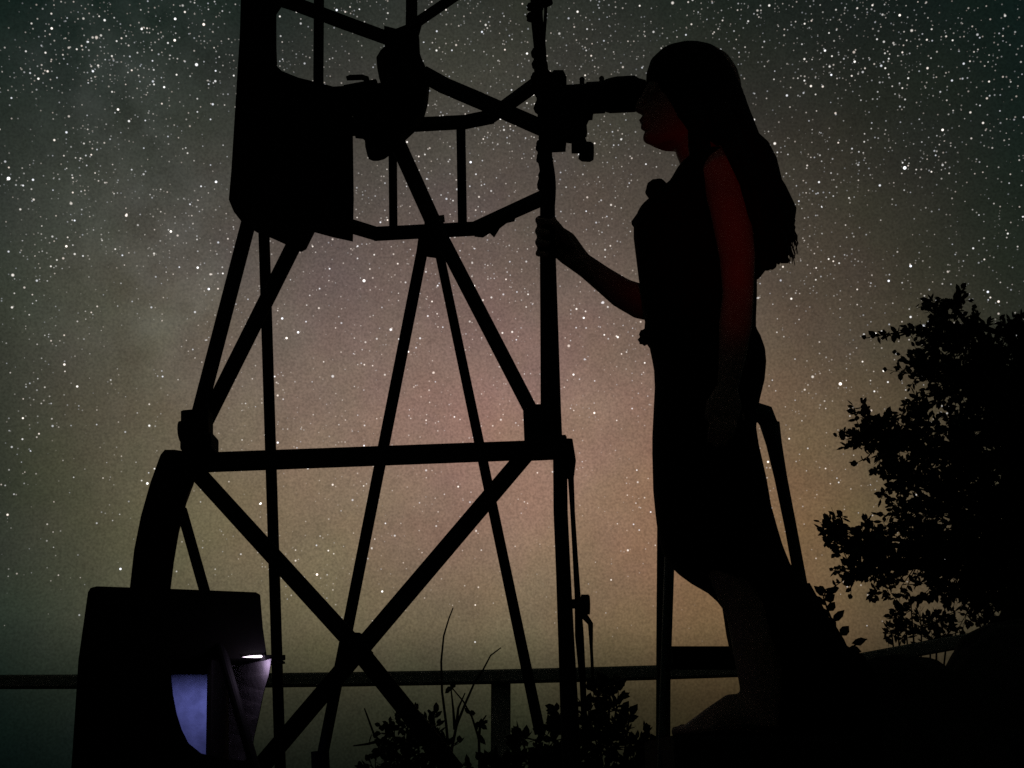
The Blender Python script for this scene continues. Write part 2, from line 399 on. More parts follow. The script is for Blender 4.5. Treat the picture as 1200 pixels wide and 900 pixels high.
# ------------------------------------------------------------------ woman
YW = 2.60
WB = P(850, 866, YW)
W = empty('person', (WB.x, YW, STZ), 'long-haired woman in a long black dress looking into the telescope eyepiece', 'person')
b = MB()
low_ = lambda rows: [(r[0] + 7 * max(0, 1 - (r[0] - 49) / 85),) + tuple(r[1:]) for r in rows]
head = [(52, 795, 830, .03), (57, 778, 845, .05), (65, 768, 855, .064), (80, 761, 864, .074), (95, 759, 868, .078), (104, 759, 869, .078), (110, 762, 869, .077), (118, 759, 868, .075),
        (126, 757, 864, .072), (134, 757, 858, .068), (142, 758, 850, .062), (150, 758, 842, .056), (158, 757, 835, .050), (164, 757, 828, .044), (168, 761, 818, .038), (171, 768, 806, .03)]
b.loft(low_(head), YW, 28, egg=.28)
px_ = lambda p: p * .00185
# nose, lips, chin, brow, ears, eyelids
b.tube([P(759, 104, YW), P(755, 114, YW), P(750, 123, YW), P(748.5, 128, YW), P(755, 132, YW)], [.008, .010, .012, .0125, .009], 10)
for s in (-1, 1): b.ball(P(755, 129, YW + s * .012), .009, seg=8, rings=6)
b.ball(P(754.5, 141, YW), .013, .022, .0065, seg=10, rings=7).ball(P(756, 148.5, YW), .013, .019, .0075, seg=10, rings=7)
b.ball(P(761, 161, YW), .017, .022, .016)
for s in (-1, 1):
    b.ball(P(766, 110, YW + s * .031), .014, .016, .012, seg=10, rings=8)
    b.tube([P(761, 101, YW + s * .012), P(763, 99, YW + s * .035), P(772, 101, YW + s * .055)], [.006, .007, .004], 8)
    b.tube([P(822, 108, YW + s * .068), P(827, 112, YW + s * .075), P(826, 122, YW + s * .073), P(821, 128, YW + s * .068)], [.007, .011, .009, .006], 8)
# neck, chest, back
neck = [(146, 796, 846, .052), (165, 790, 846, .052), (178, 792, 848, .054), (190, 797, 852, .06), (200, 799, 858, .085), (208, 797, 866, .12), (222, 790, 872, .155), (250, 770, 878, .16), (290, 760, 882, .145),
        (340, 760, 882, .12), (385, 765, 884, .115), (430, 775, 890, .15), (480, 775, 886, .16), (530, 780, 880, .155)]
b.loft(neck, YW, 28)
# legs
for s, sh in ((-1, 0), (1, 8)):
    y = YW + s * .085
    b.tube([P(835 + sh, 470, y), P(836 + sh, 540, y), P(842 + sh, 620, y), P(862 + sh, 668, y), P(883 + sh, 720, y), P(889 + sh, 760, y), P(891 + sh, 800, y), P(892 + sh, 834, y), P(891 + sh, 852, y)],
           [.08, .08, .062, .058, .056, .054, .044, .036, .036], 16)
    # foot: heel, instep, ball, five toes
    zf = STZ + .002
    hx = P(893 + sh, 850, y).x; tx = P(800 + sh * 1.5, 862, y).x
    b.tube([Vector((hx + .012, y, zf + .030)), Vector((hx - .02, y, zf + .045)), Vector((hx - .06, y, zf + .045)), Vector((hx - .10, y, zf + .030)), Vector((hx - .135, y - s * .004, zf + .018)), Vector((hx - .15, y - s * .006, zf + .014))],
           [.030, .042, .040, .029, .018, .013], 14, depth=[.95, .85, .9, 1.3, 2.2, 2.7])
    for t in range(5):
        yy = y + s * (-.036 + .018 * t); L = (.042, .038, .033, .028, .022)[t]; xo = (0, .004, 0, -.006, -.014)[t]
        x0 = hx - .137 - xo
        b.tube([Vector((x0 + .02, yy, zf + .015)), Vector((x0 - L * .45, yy, zf + .014)), Vector((x0 - L, yy, zf + .009))], [.011, .0095, .007] if t else [.014, .013, .010], 8)
# left arm hanging by the side, nearest the camera
ya = YW - .165
b.tube([P(846, 196, YW - .10), P(850, 206, ya + .01), P(856, 245, ya - .015), P(864, 300, ya - .02), P(865, 345, ya - .02), P(862, 380, ya - .03), P(858, 420, ya - .04), P(853, 452, ya - .045)],
       [.055, .056, .046, .040, .034, .036, .029, .022], 14)
def hand_hang():
    c = [P(852, 455, ya - .045), P(850, 472, ya - .047), P(848, 486, ya - .047)]
    b.tube(c, [.024, .036, .036], 12, depth=[.8, .5, .45])
    for k, (dx, L) in enumerate(((-14, 36), (-5, 42), (4, 40), (12, 32))):
        b.tube([P(849 + dx * .8, 484, ya - .047), P(848 + dx, 484 + L * .5, ya - .05), P(844 + dx, 484 + L, ya - .038)], [.0085, .008, .006], 8)
    b.tube([P(842, 460, ya - .05), P(832, 474, ya - .055), P(829, 492, ya - .052)], [.013, .010, .0075], 8)
hand_hang()
# right arm: shoulder, elbow behind the torso, forearm out to the post
yr = YW + .16
HX = P(643, 280, YP)
b.tube([P(846, 200, YW + .10), P(846, 215, yr), P(826, 265, yr + .04), P(796, 325, yr + .03), P(772, 362, yr + .01), P(752, 354, yr), P(728, 343, yr - .005), P(705, 326, YP + .05), P(688, 313, YP + .045), P(676, 305, YP + .043)],
       [.054, .052, .043, .042, .043, .044, .038, .032, .029, .028], 14)
# right hand: palm on the far side of the post, fingers round it
hw = YP + .036
b.tube([P(684, 311, hw + .006), P(670, 298, hw + .002), P(660, 286, hw), P(650, 280, hw), P(644, 277, hw)], [.028, .036, .040, .040, .034], 14, depth=[.8, .5, .42, .4, .36])
for k in range(4):
    yy = 257 + k * 13; rr = (.0095, .0102, .0100, .0088)[k]
    b.tube([P(652, yy + 2, YP + .034), P(640, yy - 1, YP + .038), P(632.5, yy, YP + .022), P(630.5, yy + 1, YP - .004), P(636, yy + 2, YP - .028), P(645 - (k == 3) * 2, yy + 3, YP - .030)], [rr * 1.1, rr * 1.15, rr * 1.1, rr, rr * .95, rr * .75], 10)
b.tube([P(668, 290, YP + .020), P(660, 276, YP - .008), P(654, 266, YP - .024), P(647, 256, YP - .030)], [.015, .0135, .011, .008], 10)
body = b.build('body', M['skin'], W)
refine(body, .0055, 2, .4)
# lips and lids colour stay on the skin; dress
d = MB()
dress = [(209, 788, 864, .155), (216, 784, 872, .163), (228, 776, 876, .168), (242, 758, 878, .172), (252, 746, 880, .172), (262, 743, 881, .170), (275, 743, 882, .166), (300, 746, 884, .155), (325, 749, 886, .142), (350, 753, 886, .132), (375, 756, 885, .127), (388, 755, 885, .127), (394, 755, 887, .130),
         (402, 761, 891, .136), (415, 764, 895, .146), (430, 767, 896, .158), (450, 768, 894, .166), (470, 767, 889, .170), (490, 766, 885, .170), (510, 765, 884, .17), (530, 765, 887, .172), (570, 766, 896, .178), (600, 769, 901, .18), (625, 772, 908, .18), (645, 778, 914, .18), (658, 786, 919, .18),
         (668, 797, 923, .178), (678, 811, 929, .175), (690, 832, 936, .17), (700, 843, 941, .165), (708, 849, 946, .16), (725, 851, 955, .15), (740, 853, 963, .15), (755, 856, 973, .15), (766, 860, 984, .15), (776, 868, 992, .15)]
d.loft(dress, YW, 48)
for i, v in enumerate(d.v):   # vertical folds that deepen towards the hem
    row = i // 48; k = i % 48
    a = max(0, (row - 16)) / 20
    d.v[i] = v + Vector((0, .012 * a * math.sin(k * 2.3 + row * .12), 0)) if len(dress) * 48 > i else v
dr = d.build('dress', M['dress'], W, smooth=True)
bo = MB()   # ruffle at the neckline and a knotted bow on the chest
bo.ball(P(770, 223, YW - .02), .0285, .03, .028, rough=.12)
bo.build('bow', M['dress'], dr, smooth=True)
ru = MB().tube([P(782, 236, YW - .08), P(774, 242, YW - .03), P(762, 249, YW), P(752, 255, YW), P(746, 262, YW + .03)], [.012, .016, .016, .016, .014], 10)
ru.build('ruffle', M['dress'], dr, smooth=True)
ru = MB()
for k in range(9): ru.ball(P(757 + 3 * math.sin(k * 2), 392 + (k % 3) * 3, YW - .10 + k * .025), .013, seg=8, rings=6, rough=.4)
ru.build('waist_sash', M['dress'], dr, smooth=True)
tr = MB()   # train of the skirt lying down over the back of the step
tr.loft([(690, 900, 944, .10), (720, 900, 959, .13), (745, 900, 973, .15), (764, 903, 988, .16), (772, 905, 1004, .17), (785, 912, 1012, .17), (795, 926, 1014, .17), (808, 914, 1018, .17), (860, 908, 1026, .17), (905, 908, 1030, .16), (1000, 915, 1034, .14)], YW + .02, 36)
for i, v in enumerate(tr.v): tr.v[i] = v + Vector((.004 * math.sin(i * 1.9), .012 * math.sin((i % 36) * 2.6), 0))
tr.build('skirt_train', M['dress'], dr, smooth=True)
# hair: a cap with a long wavy fall, and strands
h = MB()
cap = [(49.5, 796, 826, .02), (53, 784, 841, .045), (60, 770, 853, .066), (70, 761, 862, .08), (82, 757.5, 869, .088), (92, 757.5, 873, .092), (100, 763, 876, .093), (112, 768, 881, .094), (130, 773, 886, .094), (150, 783, 892, .095), (170, 808, 899, .10)]
cap = low_(cap)
fall = [(185, 832, 905, .11, .01), (200, 846, 910, .115, .02), (220, 856, 917, .12, .03), (240, 864, 923, .12, .03), (258, 868, 927, .115, .03), (272, 870, 926, .11, .03), (286, 872, 923, .10, .03), (298, 874, 913, .09, .03), (310, 877, 902, .075, .03), (320, 880, 892, .05, .03)]
slim = lambda y: 4 if y < 54 else 11 if y < 140 else 9 if y < 180 else 5 if y < 245 else 0
cap = [(r[0], r[1], r[2] - slim(r[0])) + tuple(r[3:]) for r in cap]; fall = [(r[0], r[1], r[2] - slim(r[0])) + tuple(r[3:]) for r in fall]
h.loft(cap + fall, YW, 36, power=.9)
for i, v in enumerate(h.v):
    rw = i // 36
    if rw > 8: h.v[i] = v + Vector((.006 * math.sin(v.z * 55 + v.y * 30), .006 * math.sin(v.z * 40 + (i % 36)), 0)) * min(1, (rw - 8) / 5)
hr = h.build('hair', M['hair'], W, smooth=True)
st = MB()
for k in range(170):
    u = R.random(); side = R.uniform(-1, 1)
    n = 12; pts = []; ph = R.uniform(0, 6); amp = R.uniform(1.5, 6); end = R.uniform(.72, 1.0)
    rows = (cap + fall)[3:]
    for i in range(n):
        t = i / (n - 1) * end * (len(rows) - 1); j = min(int(t), len(rows) - 2); f = t - j
        a, c = rows[j], rows[j + 1]
        y = a[0] + (c[0] - a[0]) * f; l = a[1] + (c[1] - a[1]) * f; r_ = a[2] + (c[2] - a[2]) * f; hd = a[3] + (c[3] - a[3]) * f
        w = math.asin(side) if abs(side) < .999 else 0
        xx = (l + r_) / 2 + (r_ - l) / 2 * math.cos(w) * (1.0 if u < .8 else .75)
        xx += amp * math.sin(i * .95 + ph) * (i / n)
        pts.append(P(xx, y, YW + hd * 1.02 * side + (.02 if j > 10 else 0)))
    st.tube(pts, [.005] * (n - 3) + [.0045, .0035, .001], 6)
edge = [(838, 68), (854, 95), (865, 122), (877, 150), (892, 185), (905, 215), (916, 240), (924, 262), (920, 284)]
for k in range(44):   # wavy locks along the back of the fall
    n = 26; ph = R.uniform(0, 6.3); am = R.uniform(3, 9); a0 = R.uniform(0, .45); a1 = R.uniform(.75, 1.04); yy = R.uniform(-.07, .08); ins = R.uniform(0, 9); fr = R.uniform(.55, .8); pts = []
    for i in range(n):
        t = min(.999, a0 + (a1 - a0) * i / (n - 1)) * (len(edge) - 1); j = int(t); f = t - j
        x = edge[j][0] + (edge[j + 1][0] - edge[j][0]) * f; y = edge[j][1] + (edge[j + 1][1] - edge[j][1]) * f
        g_ = min(1, i / 8)
        pts.append(P(x - ins - 2 + am * g_ * math.sin(i * fr + ph), y + am * .3 * math.cos(i * fr + ph), YW + yy + .012 * math.cos(i * fr + ph)))
    st.tube(pts, [.005] + [.010] * (n - 5) + [.009, .007, .004, .0015], 7)
for k in range(110):   # fine loose hairs standing off the edge
    j = R.randrange(1, 8); f = R.random(); x = edge[j][0] + (edge[min(j + 1, 8)][0] - edge[j][0]) * f - 3; y = edge[j][1] + (edge[min(j + 1, 8)][1] - edge[j][1]) * f; d_ = R.uniform(1, 9)
    st.tube([P(x, y, YW + R.uniform(-.05, .05)), P(x + d_ + 2, y + 9, YW), P(x + d_ + 4 + R.uniform(-1, 3), y + 18, YW), P(x + d_ + 4 + R.uniform(-2, 5), y + R.uniform(24, 32), YW)], [.0028, .0022, .0016, .0007], 5)
for k in range(26):   # loose ends curling off the bottom of the fall
    x0 = R.uniform(876, 920); y0 = 296 - (x0 - 890) * .35 + R.uniform(-14, 4); yy = YW + R.uniform(-.07, .1)
    dx = R.uniform(-6, 8)
    st.tube([P(x0, y0, yy), P(x0 + dx * .3, y0 + 9, yy), P(x0 + dx, y0 + 16, yy), P(x0 + dx + R.uniform(-2, 6), y0 + R.uniform(15, 19), yy)], [.016, .015, .011, .006], 8)
for k in range(14):   # lock over the near shoulder
    yy = YW - .09 - R.uniform(0, .035); x0 = 816 + R.uniform(-6, 8)
    st.tube([P(x0 - 2, 120, YW - .092), P(x0, 145, yy), P(x0 + 3 + R.uniform(-3, 3), 170, yy - .01), P(x0 + 5 + R.uniform(-4, 4), 190, yy - .02), P(x0 + 6 + R.uniform(-5, 5), 212 + R.uniform(-8, 8), yy - .03)], [.007, .008, .008, .007, .002], 6)
for k in range(16):   # locks falling over the back of the near shoulder
    o_ = R.uniform(-9, 10); yy = YW - .21 - R.uniform(-.015, .02)
    st.tube([P(838 + o_, 118, YW - .088), P(850 + o_, 150, YW - .12), P(866 + o_, 182, yy + .01), P(880 + o_ * .8, 215, yy), P(888 + o_ * .8 + R.uniform(-2, 2), 250, yy + .01), P(892 + o_ + R.uniform(-3, 3), 282 + R.uniform(-10, 14), yy + .04)], [.009, .011, .012, .012, .010, .004], 7)
st.build('strands', M['hair'], hr, smooth=True)

# ------------------------------------------------------------------ railings
RB = P(440, 795, 6.0); RB = Vector((RB.x, 6.0, 0))
ra = empty('railing', RB, 'weathered wooden railing running behind the telescope and the ladder', 'railing')
YR1, YR2 = 6.1, 5.9
mb = MB(); n = 14; X0, X1 = -260, 930
prev = None
for i in range(n):
    f0 = i / n; f1 = (i + 1) / n
    q = lambda f: P(X0 + (X1 - X0) * f, 799.5 - 17 * f ** 2.8, YR1 + (YR2 - YR1) * f)
    mb.bar(q(f0), q(f1) + Vector((.003, 0, 0)), 15.5 * S(795, 6), .09, .15)
mb.build('handrail', M['rail'], ra)
for x in (-150, 587, 905):
    p = P(x, 795, 6.0); MB().bar(p, Vector((p.x, p.y, -.2)), 23 * S(850, 6), .08).build('post', M['rail'], ra)
p = P(570, 797, 5.94)
RB2 = P(1000, 772, 5.6); RB2.z = 0
rb = empty('railing', RB2, 'short length of wooden railing rising to the right beneath the tree', 'railing')
mb = MB(); mb.bar(P(912, 785, 5.85), P(1010, 773, 5.7), 14 * S(775, 5.8), .08).bar(P(1009, 773.2, 5.7), P(1165, 745, 5.3), 15 * S(765, 5.6), .08); mb.build('handrail', M['rail'], rb)
p = P(1160, 745, 5.33); MB().bar(p, Vector((p.x, p.y, -.2)), 23 * S(850, 5.5), .09).build('post', M['rail'], rb)

# ------------------------------------------------------------------ plants
def leaf(mb, p, dirv, L, W_, face=None):
    dirv = dirv.normalized()
    up = Vector((R.uniform(-1, 1), R.uniform(-1, 1), R.uniform(-1, 1)))
    if face: up = Vector(face)
    s = dirv.cross(up)
    if s.length < .05: s = dirv.cross(Vector((1, 0, .3)))
    s.normalize(); nrm = s.cross(dirv)
    a = p; m1 = p + dirv * L * .45; e = p + dirv * L + nrm * L * .08
    vs = [a, p + dirv * L * .3 + s * W_ * .42 + nrm * L * .06, p + dirv * L * .65 + s * W_ * .40 + nrm * L * .07, e, p + dirv * L * .65 - s * W_ * .40 + nrm * L * .07, p + dirv * L * .3 - s * W_ * .42 + nrm * L * .06]
    n = len(mb.v); mb.v += vs; mb.f += [(n, n + 1, n + 2, n + 3), (n, n + 3, n + 4, n + 5)]
def rdir(zup=0):
    while True:
        v = Vector((R.uniform(-1, 1), R.uniform(-1, 1), R.uniform(-1, 1)))
        if .05 < v.length < 1: break
    v.normalize(); v.z += zup; return v.normalized()

def tree():
    base = P(1215, 800, 7.6); base.z = gh(base.x, base.y) - .1
    t = empty('tree', base, 'broad dark leafy tree standing at the right edge of the frame beyond the railing', 'tree')
    crown = MB(); crown.raw = True; wood = MB()
    blobs = [(1117, 356, 12, 7.5), (1108, 378, 18, 7.4), (1092, 402, 20, 7.3), (1134, 400, 28, 7.6), (1168, 418, 34, 7.8), (1202, 404, 27, 7.5), (1193, 385, 10, 7.4),
             (1085, 440, 26, 7.3), (1120, 448, 46, 7.7), (1172, 460, 56, 7.6), (1215, 470, 50, 7.3), (1012, 507, 22, 7.2), (1035, 520, 28, 7.2), (1075, 508, 36, 7.4), (1128, 522, 52, 7.7), (1185, 535, 56, 7.4),
             (1052, 562, 26, 7.2), (1102, 580, 52, 7.5), (1160, 602, 64, 7.8), (1215, 600, 60, 7.4), (982, 632, 20, 7.1), (1008, 648, 27, 7.1), (1038, 662, 34, 7.2), (1080, 652, 46, 7.4), (1130, 662, 54, 7.6), (1185, 672, 60, 7.5),
             (1020, 628, 14, 7.1), (1060, 610, 22, 7.3), (1140, 700, 40, 7.4), (1195, 720, 45, 7.3), (1000, 670, 14, 7.1), (1230, 690, 60, 7.5)]
    for _ in range(10): pass
    hub = P(1200, 640, 7.55)
    trunk = [base, base.lerp(hub, .45) + Vector((.05, 0, 0)), hub, P(1190, 540, 7.6), P(1172, 440, 7.6), P(1140, 380, 7.6)]
    wood.tube(trunk, [.17, .14, .10, .07, .045, .015], 10)
    def near(c):
        return min(trunk[2:], key=lambda q: (q - c).length)
    for (x, y, r, Y) in blobs:
        c = P(x, y, Y); s = S(y, Y); rr = r * s * .92
        a = near(c); mid = a.lerp(c, .5) + Vector((0, 0, -.04))
        wood.tube([a, mid, c], [.03, .02, .008], 6)
        nt = int(8 + (r / 10) ** 2 * 3.1)
        for k in range(nt):
            dv = rdir(.15); e = c + dv * rr * R.uniform(.35, 1.12)
            wood.tube([c + dv * rr * .1, c + dv * rr * .5 + rdir() * .01, e], [.006, .004, .002], 4, caps=False)
            td = (dv + rdir(.3) * .5).normalized(); L = R.uniform(9, 24) * s
            tip = e + td * L
            wood.tube([e, tip], [.0025, .0012], 4, caps=False)
            nl = R.randint(8, 13)
            for q in range(nl):
                f = q / (nl - 1); p = e.lerp(tip, f) if R.random() < .75 else c.lerp(e, R.uniform(.4, 1))
                leaf(crown, p, (td * .7 + rdir()).normalized(), R.uniform(6, 12) * s, R.uniform(4.5, 8) * s)
    # a thin branch reaching out to the left near the top
    br = [P(1100, 392, 7.35), P(1070, 388, 7.3), P(1045, 391, 7.25), P(1015, 396, 7.2)]
    wood.tube(br, [.01, .007, .005, .002], 6)
    for k in range(46):
        f = R.random() ** .8; i = min(int(f * 3), 2); p = br[i].lerp(br[i + 1], f * 3 - i)
        leaf(crown, p, (Vector((-.5, 0, .1)) + rdir()).normalized(), R.uniform(7, 12) * .0055, R.uniform(5, 8) * .0055)
    wood.build('trunk', M['bark'], t); crown.build('crown', M['leaf'], t)
tree()

def shrub(name, label, x, Y, spots, leafpx, lm='leaf', cat='shrub', dens_=1.0, group=None):
    base = P(x, 900, Y); base.z = gh(base.x, base.y) - .06
    t = empty(name, base, label, cat, group)
    fo_ = MB(); fo_.raw = True; wd = MB()
    for (px, py, r) in spots:
        yy = Y + R.uniform(-.15, .15); c = P(px, py, yy); s = S(py, yy)
        m_ = base.lerp(c, .55) + rdir() * .04
        wd.tube([base + rdir() * .03, m_, c], [.012, .008, .004], 6)
        for k in range(int((4 + r * r * .016) * dens_)):
            dv = rdir(.2); e = c + dv * r * s * R.uniform(.3, 1.0)
            wd.tube([c, e], [.003, .0015], 4, caps=False)
            for q in range(R.randint(3, 5)):
                leaf(fo_, c.lerp(e, R.uniform(.5, 1.05)), (dv + rdir()).normalized(), R.uniform(.7, 1.25) * leafpx * s, R.uniform(.5, .8) * leafpx * s)
    wd.build('stems', M['stem'], t); fo_.build('foliage', M[lm], t)
    return t
shrub('shrub', 'low leafy shrub under the crossed braces of the telescope', 480, 5.0,
      [(478, 850, 26), (462, 862, 22), (500, 868, 32), (520, 880, 26), (470, 890, 36), (450, 880, 16), (490, 835, 14), (505, 850, 20), (440, 905, 22), (520, 905, 40), (480, 910, 40)], 11)
shrub('shrub', 'leafy climbing shrub crowded round the foot of the telescope post', 690, 4.6,
      [(655, 840, 16), (650, 868, 24), (640, 890, 30), (700, 815, 22), (715, 805, 16), (722, 832, 24), (690, 845, 26), (735, 858, 26), (752, 872, 20), (700, 875, 34), (740, 895, 28), (665, 895, 34), (620, 895, 26), (612, 868, 14), (756, 892, 18), (575, 905, 30), (600, 905, 30), (640, 910, 40), (700, 915, 40)], 15)
shrub('shrub', 'loose olive shrub with small leaves low under the tree', 1075, 6.6,
      [(1050, 722, 14), (1062, 740, 20), (1045, 742, 12), (1080, 735, 22), (1098, 728, 20), (1090, 750, 22), (1068, 715, 14), (1110, 745, 20)], 9, 'leaf2', dens_=1.3)
# sprig of round leaves standing up beside the skirt
def sprig(name, label, path, Y, lpx, n, cat='plant', rad=.004):
    base = P(*path[0], Y); root_ = Vector((base.x, base.y, gh(base.x, base.y) - .05))
    t = empty(name, root_, label, cat)
    pts = [root_, root_.lerp(base, .6)] + [P(x, y, Y) for x, y in path]
    MB().tube(pts, [rad * 1.6, rad * 1.4] + [rad * (1 - .6 * i / len(path)) for i in range(len(path))], 6).build('stem', M['stem'], t)
    lf = MB(); lf.raw = True; s = S(path[0][1], Y)
    up = [P(x, y, Y) for x, y in path]
    for k in range(n):
        f = k / max(1, n - 1) * (len(up) - 1.001); i = int(f); p = up[i].lerp(up[i + 1], f - i)
        side = 1 if k % 2 else -1
        for rep in range(1):
            leaf(lf, p, Vector((side * R.uniform(.5, 1), R.uniform(-.5, .3), R.uniform(-.25, .7))), lpx * s * R.uniform(.75, 1.3), lpx * s * R.uniform(.55, .8), (0, -1, R.uniform(-.2, .8)))
    if n: lf.build('leaves', M['leaf'], t)
    return t
sprig('sprig', 'upright leafy sprig silhouetted between the skirt and the tree', [(996, 768), (988, 750), (976, 730), (970, 715), (965, 700), (968, 692)], 3.4, 17, 13)
sprig('sprig', 'single curved leaf stalk bending right beside the upright sprig', [(992, 770), (998, 760), (1006, 752), (1016, 749)], 3.45, 15, 3)
# bare stems
def weed(label, paths, Y, n=0):
    p0 = P(*paths[0][0], Y); root_ = Vector((p0.x, p0.y, gh(p0.x, p0.y) - .05))
    t = empty('weed', root_, label, 'weed')
    s = MB()
    for pa in paths:
        q = [P(x, y, Y) for x, y in pa]
        if pa is paths[0]: q = [root_] + q
        s.tube(q, [.007 * (1 - .75 * i / (len(q) - 1)) + .001 for i in range(len(q))], 6)
    s.build('stem', M['stem'], t, smooth=True)
    if n:
        lf = MB(); lf.raw = True
        for pa in paths:
            for k in range(n):
                i = R.randrange(len(pa) - 1); p = P(*pa[i], Y).lerp(P(*pa[i + 1], Y), R.random())
                leaf(lf, p, rdir(.2), .045 * R.uniform(.7, 1.2), .028)
        lf.build('leaves', M['leaf'], t)
weed('tall thin bare weed stem bending at its tip above the railing', [[(526, 885), (523, 850), (518, 810), (517, 775), (520, 745), (526, 725), (531, 712)]], 5.3)
weed('forked dry weed with a curved bare tip leaning right over the railing', [[(528, 885), (535, 850), (545, 825), (556, 800), (566, 785), (575, 768), (587, 759)], [(533, 855), (531, 830), (528, 802)], [(535, 850), (537, 830), (545, 812)]], 5.25)
weed('arching dry weed with a few round leaves left of the railing post', [[(562, 890), (561, 865), (553, 840), (543, 822), (528, 804)], [(561, 865), (563, 848), (570, 838)]], 5.2, 7)
weed('crooked bare twig rising left of the low shrub', [[(452, 890), (448, 872), (438, 860), (430, 838), (427, 830)], [(446, 868), (430, 872), (414, 874)]], 5.1, 2)

# ------------------------------------------------------------------ boulders
def boulder(label, px, py, w, hgt, Y, seed):
    c = P(px, py, Y); s = S(py, Y)
    bm = bmesh.new(); bmesh.ops.create_icosphere(bm, subdivisions=5, radius=1)
    base = Vector((c.x, Y, -.1)); top = hgt * s
    for v in bm.verts:
        d = v.co.copy(); q = 1 + .20 * noise.noise(d * 1.4 + Vector((seed, 0, 0))) + .08 * noise.noise(d * 4 + Vector((0, seed, 0))) + .03 * noise.noise(d * 11)
        sx = math.copysign(abs(d.x) ** .75, d.x); sz = math.copysign(abs(d.z) ** .75, d.z)
        v.co = Vector((sx * w * s * q, d.y * w * s * .7 * q, max(sz * (c.z + .1) * (1 + (q - 1) * .25), -.3)))
    me = bpy.data.meshes.new('boulder'); bm.to_mesh(me); bm.free()
    for p in me.polygons: p.use_smooth = True
    me.materials.append(M['rock'])
    o = bpy.data.objects.new('boulder', me); col.objects.link(o); o.location = base
    tag(o, label, 'boulder')
boulder('large dark boulder at the right edge under the tree', 1190, 732, 165, 0, 3.3, 3.1)
boulder('low dark boulder between the skirt and the larger rock', 1062, 772, 118, 0, 3.0, 7.7)

# ------------------------------------------------------------------ sky
w = bpy.data.worlds.new('World'); sc.world = w; w.use_nodes = True
nt = w.node_tree; nt.nodes.clear(); LK = nt.links.new
def node(t, **k):
    n = nt.nodes.new(t)
    for a, v in k.items(): setattr(n, a, v)
    return n
tc = node('ShaderNodeTexCoord'); DIR = tc.outputs['Generated']
def math_(op, a, b=None, c=None, clamp=False):
    n = node('ShaderNodeMath', operation=op); n.use_clamp = clamp
    for i, v in enumerate((a, b, c)):
        if v is None: continue
        if isinstance(v, (int, float)): n.inputs[i].default_value = v
        else: LK(v, n.inputs[i])
    return n.outputs[0]
def vmath(op, a, b=None, scale=None):
    n = node('ShaderNodeVectorMath', operation=op)
    for i, v in enumerate((a, b)):
        if v is None: continue
        if isinstance(v, (tuple, list, Vector)): n.inputs[i].default_value = tuple(v)
        else: LK(v, n.inputs[i])
    if scale is not None:
        if isinstance(scale, (int, float)): n.inputs['Scale'].default_value = scale
        else: LK(scale, n.inputs['Scale'])
    return n.outputs['Value'] if op in ('DOT_PRODUCT', 'LENGTH') else n.outputs['Vector']
LOBES = [((-.2687, .9588, .0926), (0, .01307, .01345)), ((.2854, .9405, .1841), (.05385, .04305, .0241)), ((.2663, .8102, .5222), (.00271, 0, 0)), ((.014, .9939, .1097), (.00832, .03703, .01326)),
         ((0, .9723, .2336), (.19421, .08883, .0657)), ((-.1414, .9347, .326), (.07989, .05601, .05328)), ((.0854, .9431, .3214), (.05985, .04899, .04097)), ((-.2081, .9599, .1879), (.11259, .08106, .02933)),
         ((.1741, .9702, .1688), (.11661, .05072, .01162)), ((-.305, .8773, .3706), (.04096, .03859, .02703)), ((-.028, .875, .4833), (.0459, .0365, .02595)), ((.2088, .9009, .3805), (.03589, .0245, .01495))]
KAP = 1 / math.radians(6) ** 2
acc = None
for m_, c_ in LOBES:      # glow of the night air: soft lobes of light in fixed sky directions
    e = math_('EXPONENT', math_('MULTIPLY', math_('SUBTRACT', vmath('DOT_PRODUCT', DIR, m_), 1.0), KAP))
    v = vmath('SCALE', c_, None, e)
    acc = v if acc is None else vmath('ADD', acc, v)
sep = node('ShaderNodeSeparateXYZ'); LK(DIR, sep.inputs[0])
frontal = math_('MAXIMUM', math_('MULTIPLY_ADD', sep.outputs['Y'], 2.2, -.75, clamp=True), .2)
acc = vmath('ADD', acc, vmath('SCALE', (.002, .0106, .00827), None, frontal))
ele = sep.outputs['Z']
ext_ = node('ShaderNodeValToRGB'); er = ext_.color_ramp
er.elements[0].position = 0; er.elements[0].color = (.2, .2, .2, 1)
er.elements[1].position = math.sin(math.radians(6.5)); er.elements[1].color = (1, 1, 1, 1)
for d_, v_ in ((3.3, .42), (5, .68)):
    k_ = er.elements.new(math.sin(math.radians(d_))); k_.color = (v_, v_, v_, 1)
LK(ele, ext_.inputs['Fac'])
acc = vmath('MULTIPLY', acc, ext_.outputs['Color'])
def nz(scale, detail, off=(0, 0, 0)):
    n = node('ShaderNodeTexNoise'); n.inputs['Scale'].default_value = scale; n.inputs['Detail'].default_value = detail
    LK(vmath('ADD', DIR, off), n.inputs['Vector']); return n
n1 = nz(26, 4); n2 = nz(520, 2, (3, 1, 2)); n3 = nz(17, 4, (7, 2, 1))
mott = math_('ADD', math_('MULTIPLY', math_('SUBTRACT', n1.outputs['Fac'], .5), .4), 1.0)
grain = math_('ADD', math_('MULTIPLY', math_('SUBTRACT', n2.outputs['Fac'], .5), .95), 1.0)
acc = vmath('SCALE', acc, None, math_('MULTIPLY', mott, grain))
cm = node('ShaderNodeMix', data_type='VECTOR'); cm.inputs[0].default_value = .2
n4 = nz(15, 3, (4, 9, 2))
LK(vmath('ADD', vmath('SCALE', n4.outputs['Color'], None, 1.0), (.5, .5, .5)), cm.inputs[5]); cm.inputs[4].default_value = (1, 1, 1)
acc = vmath('MULTIPLY', acc, cm.outputs[1])
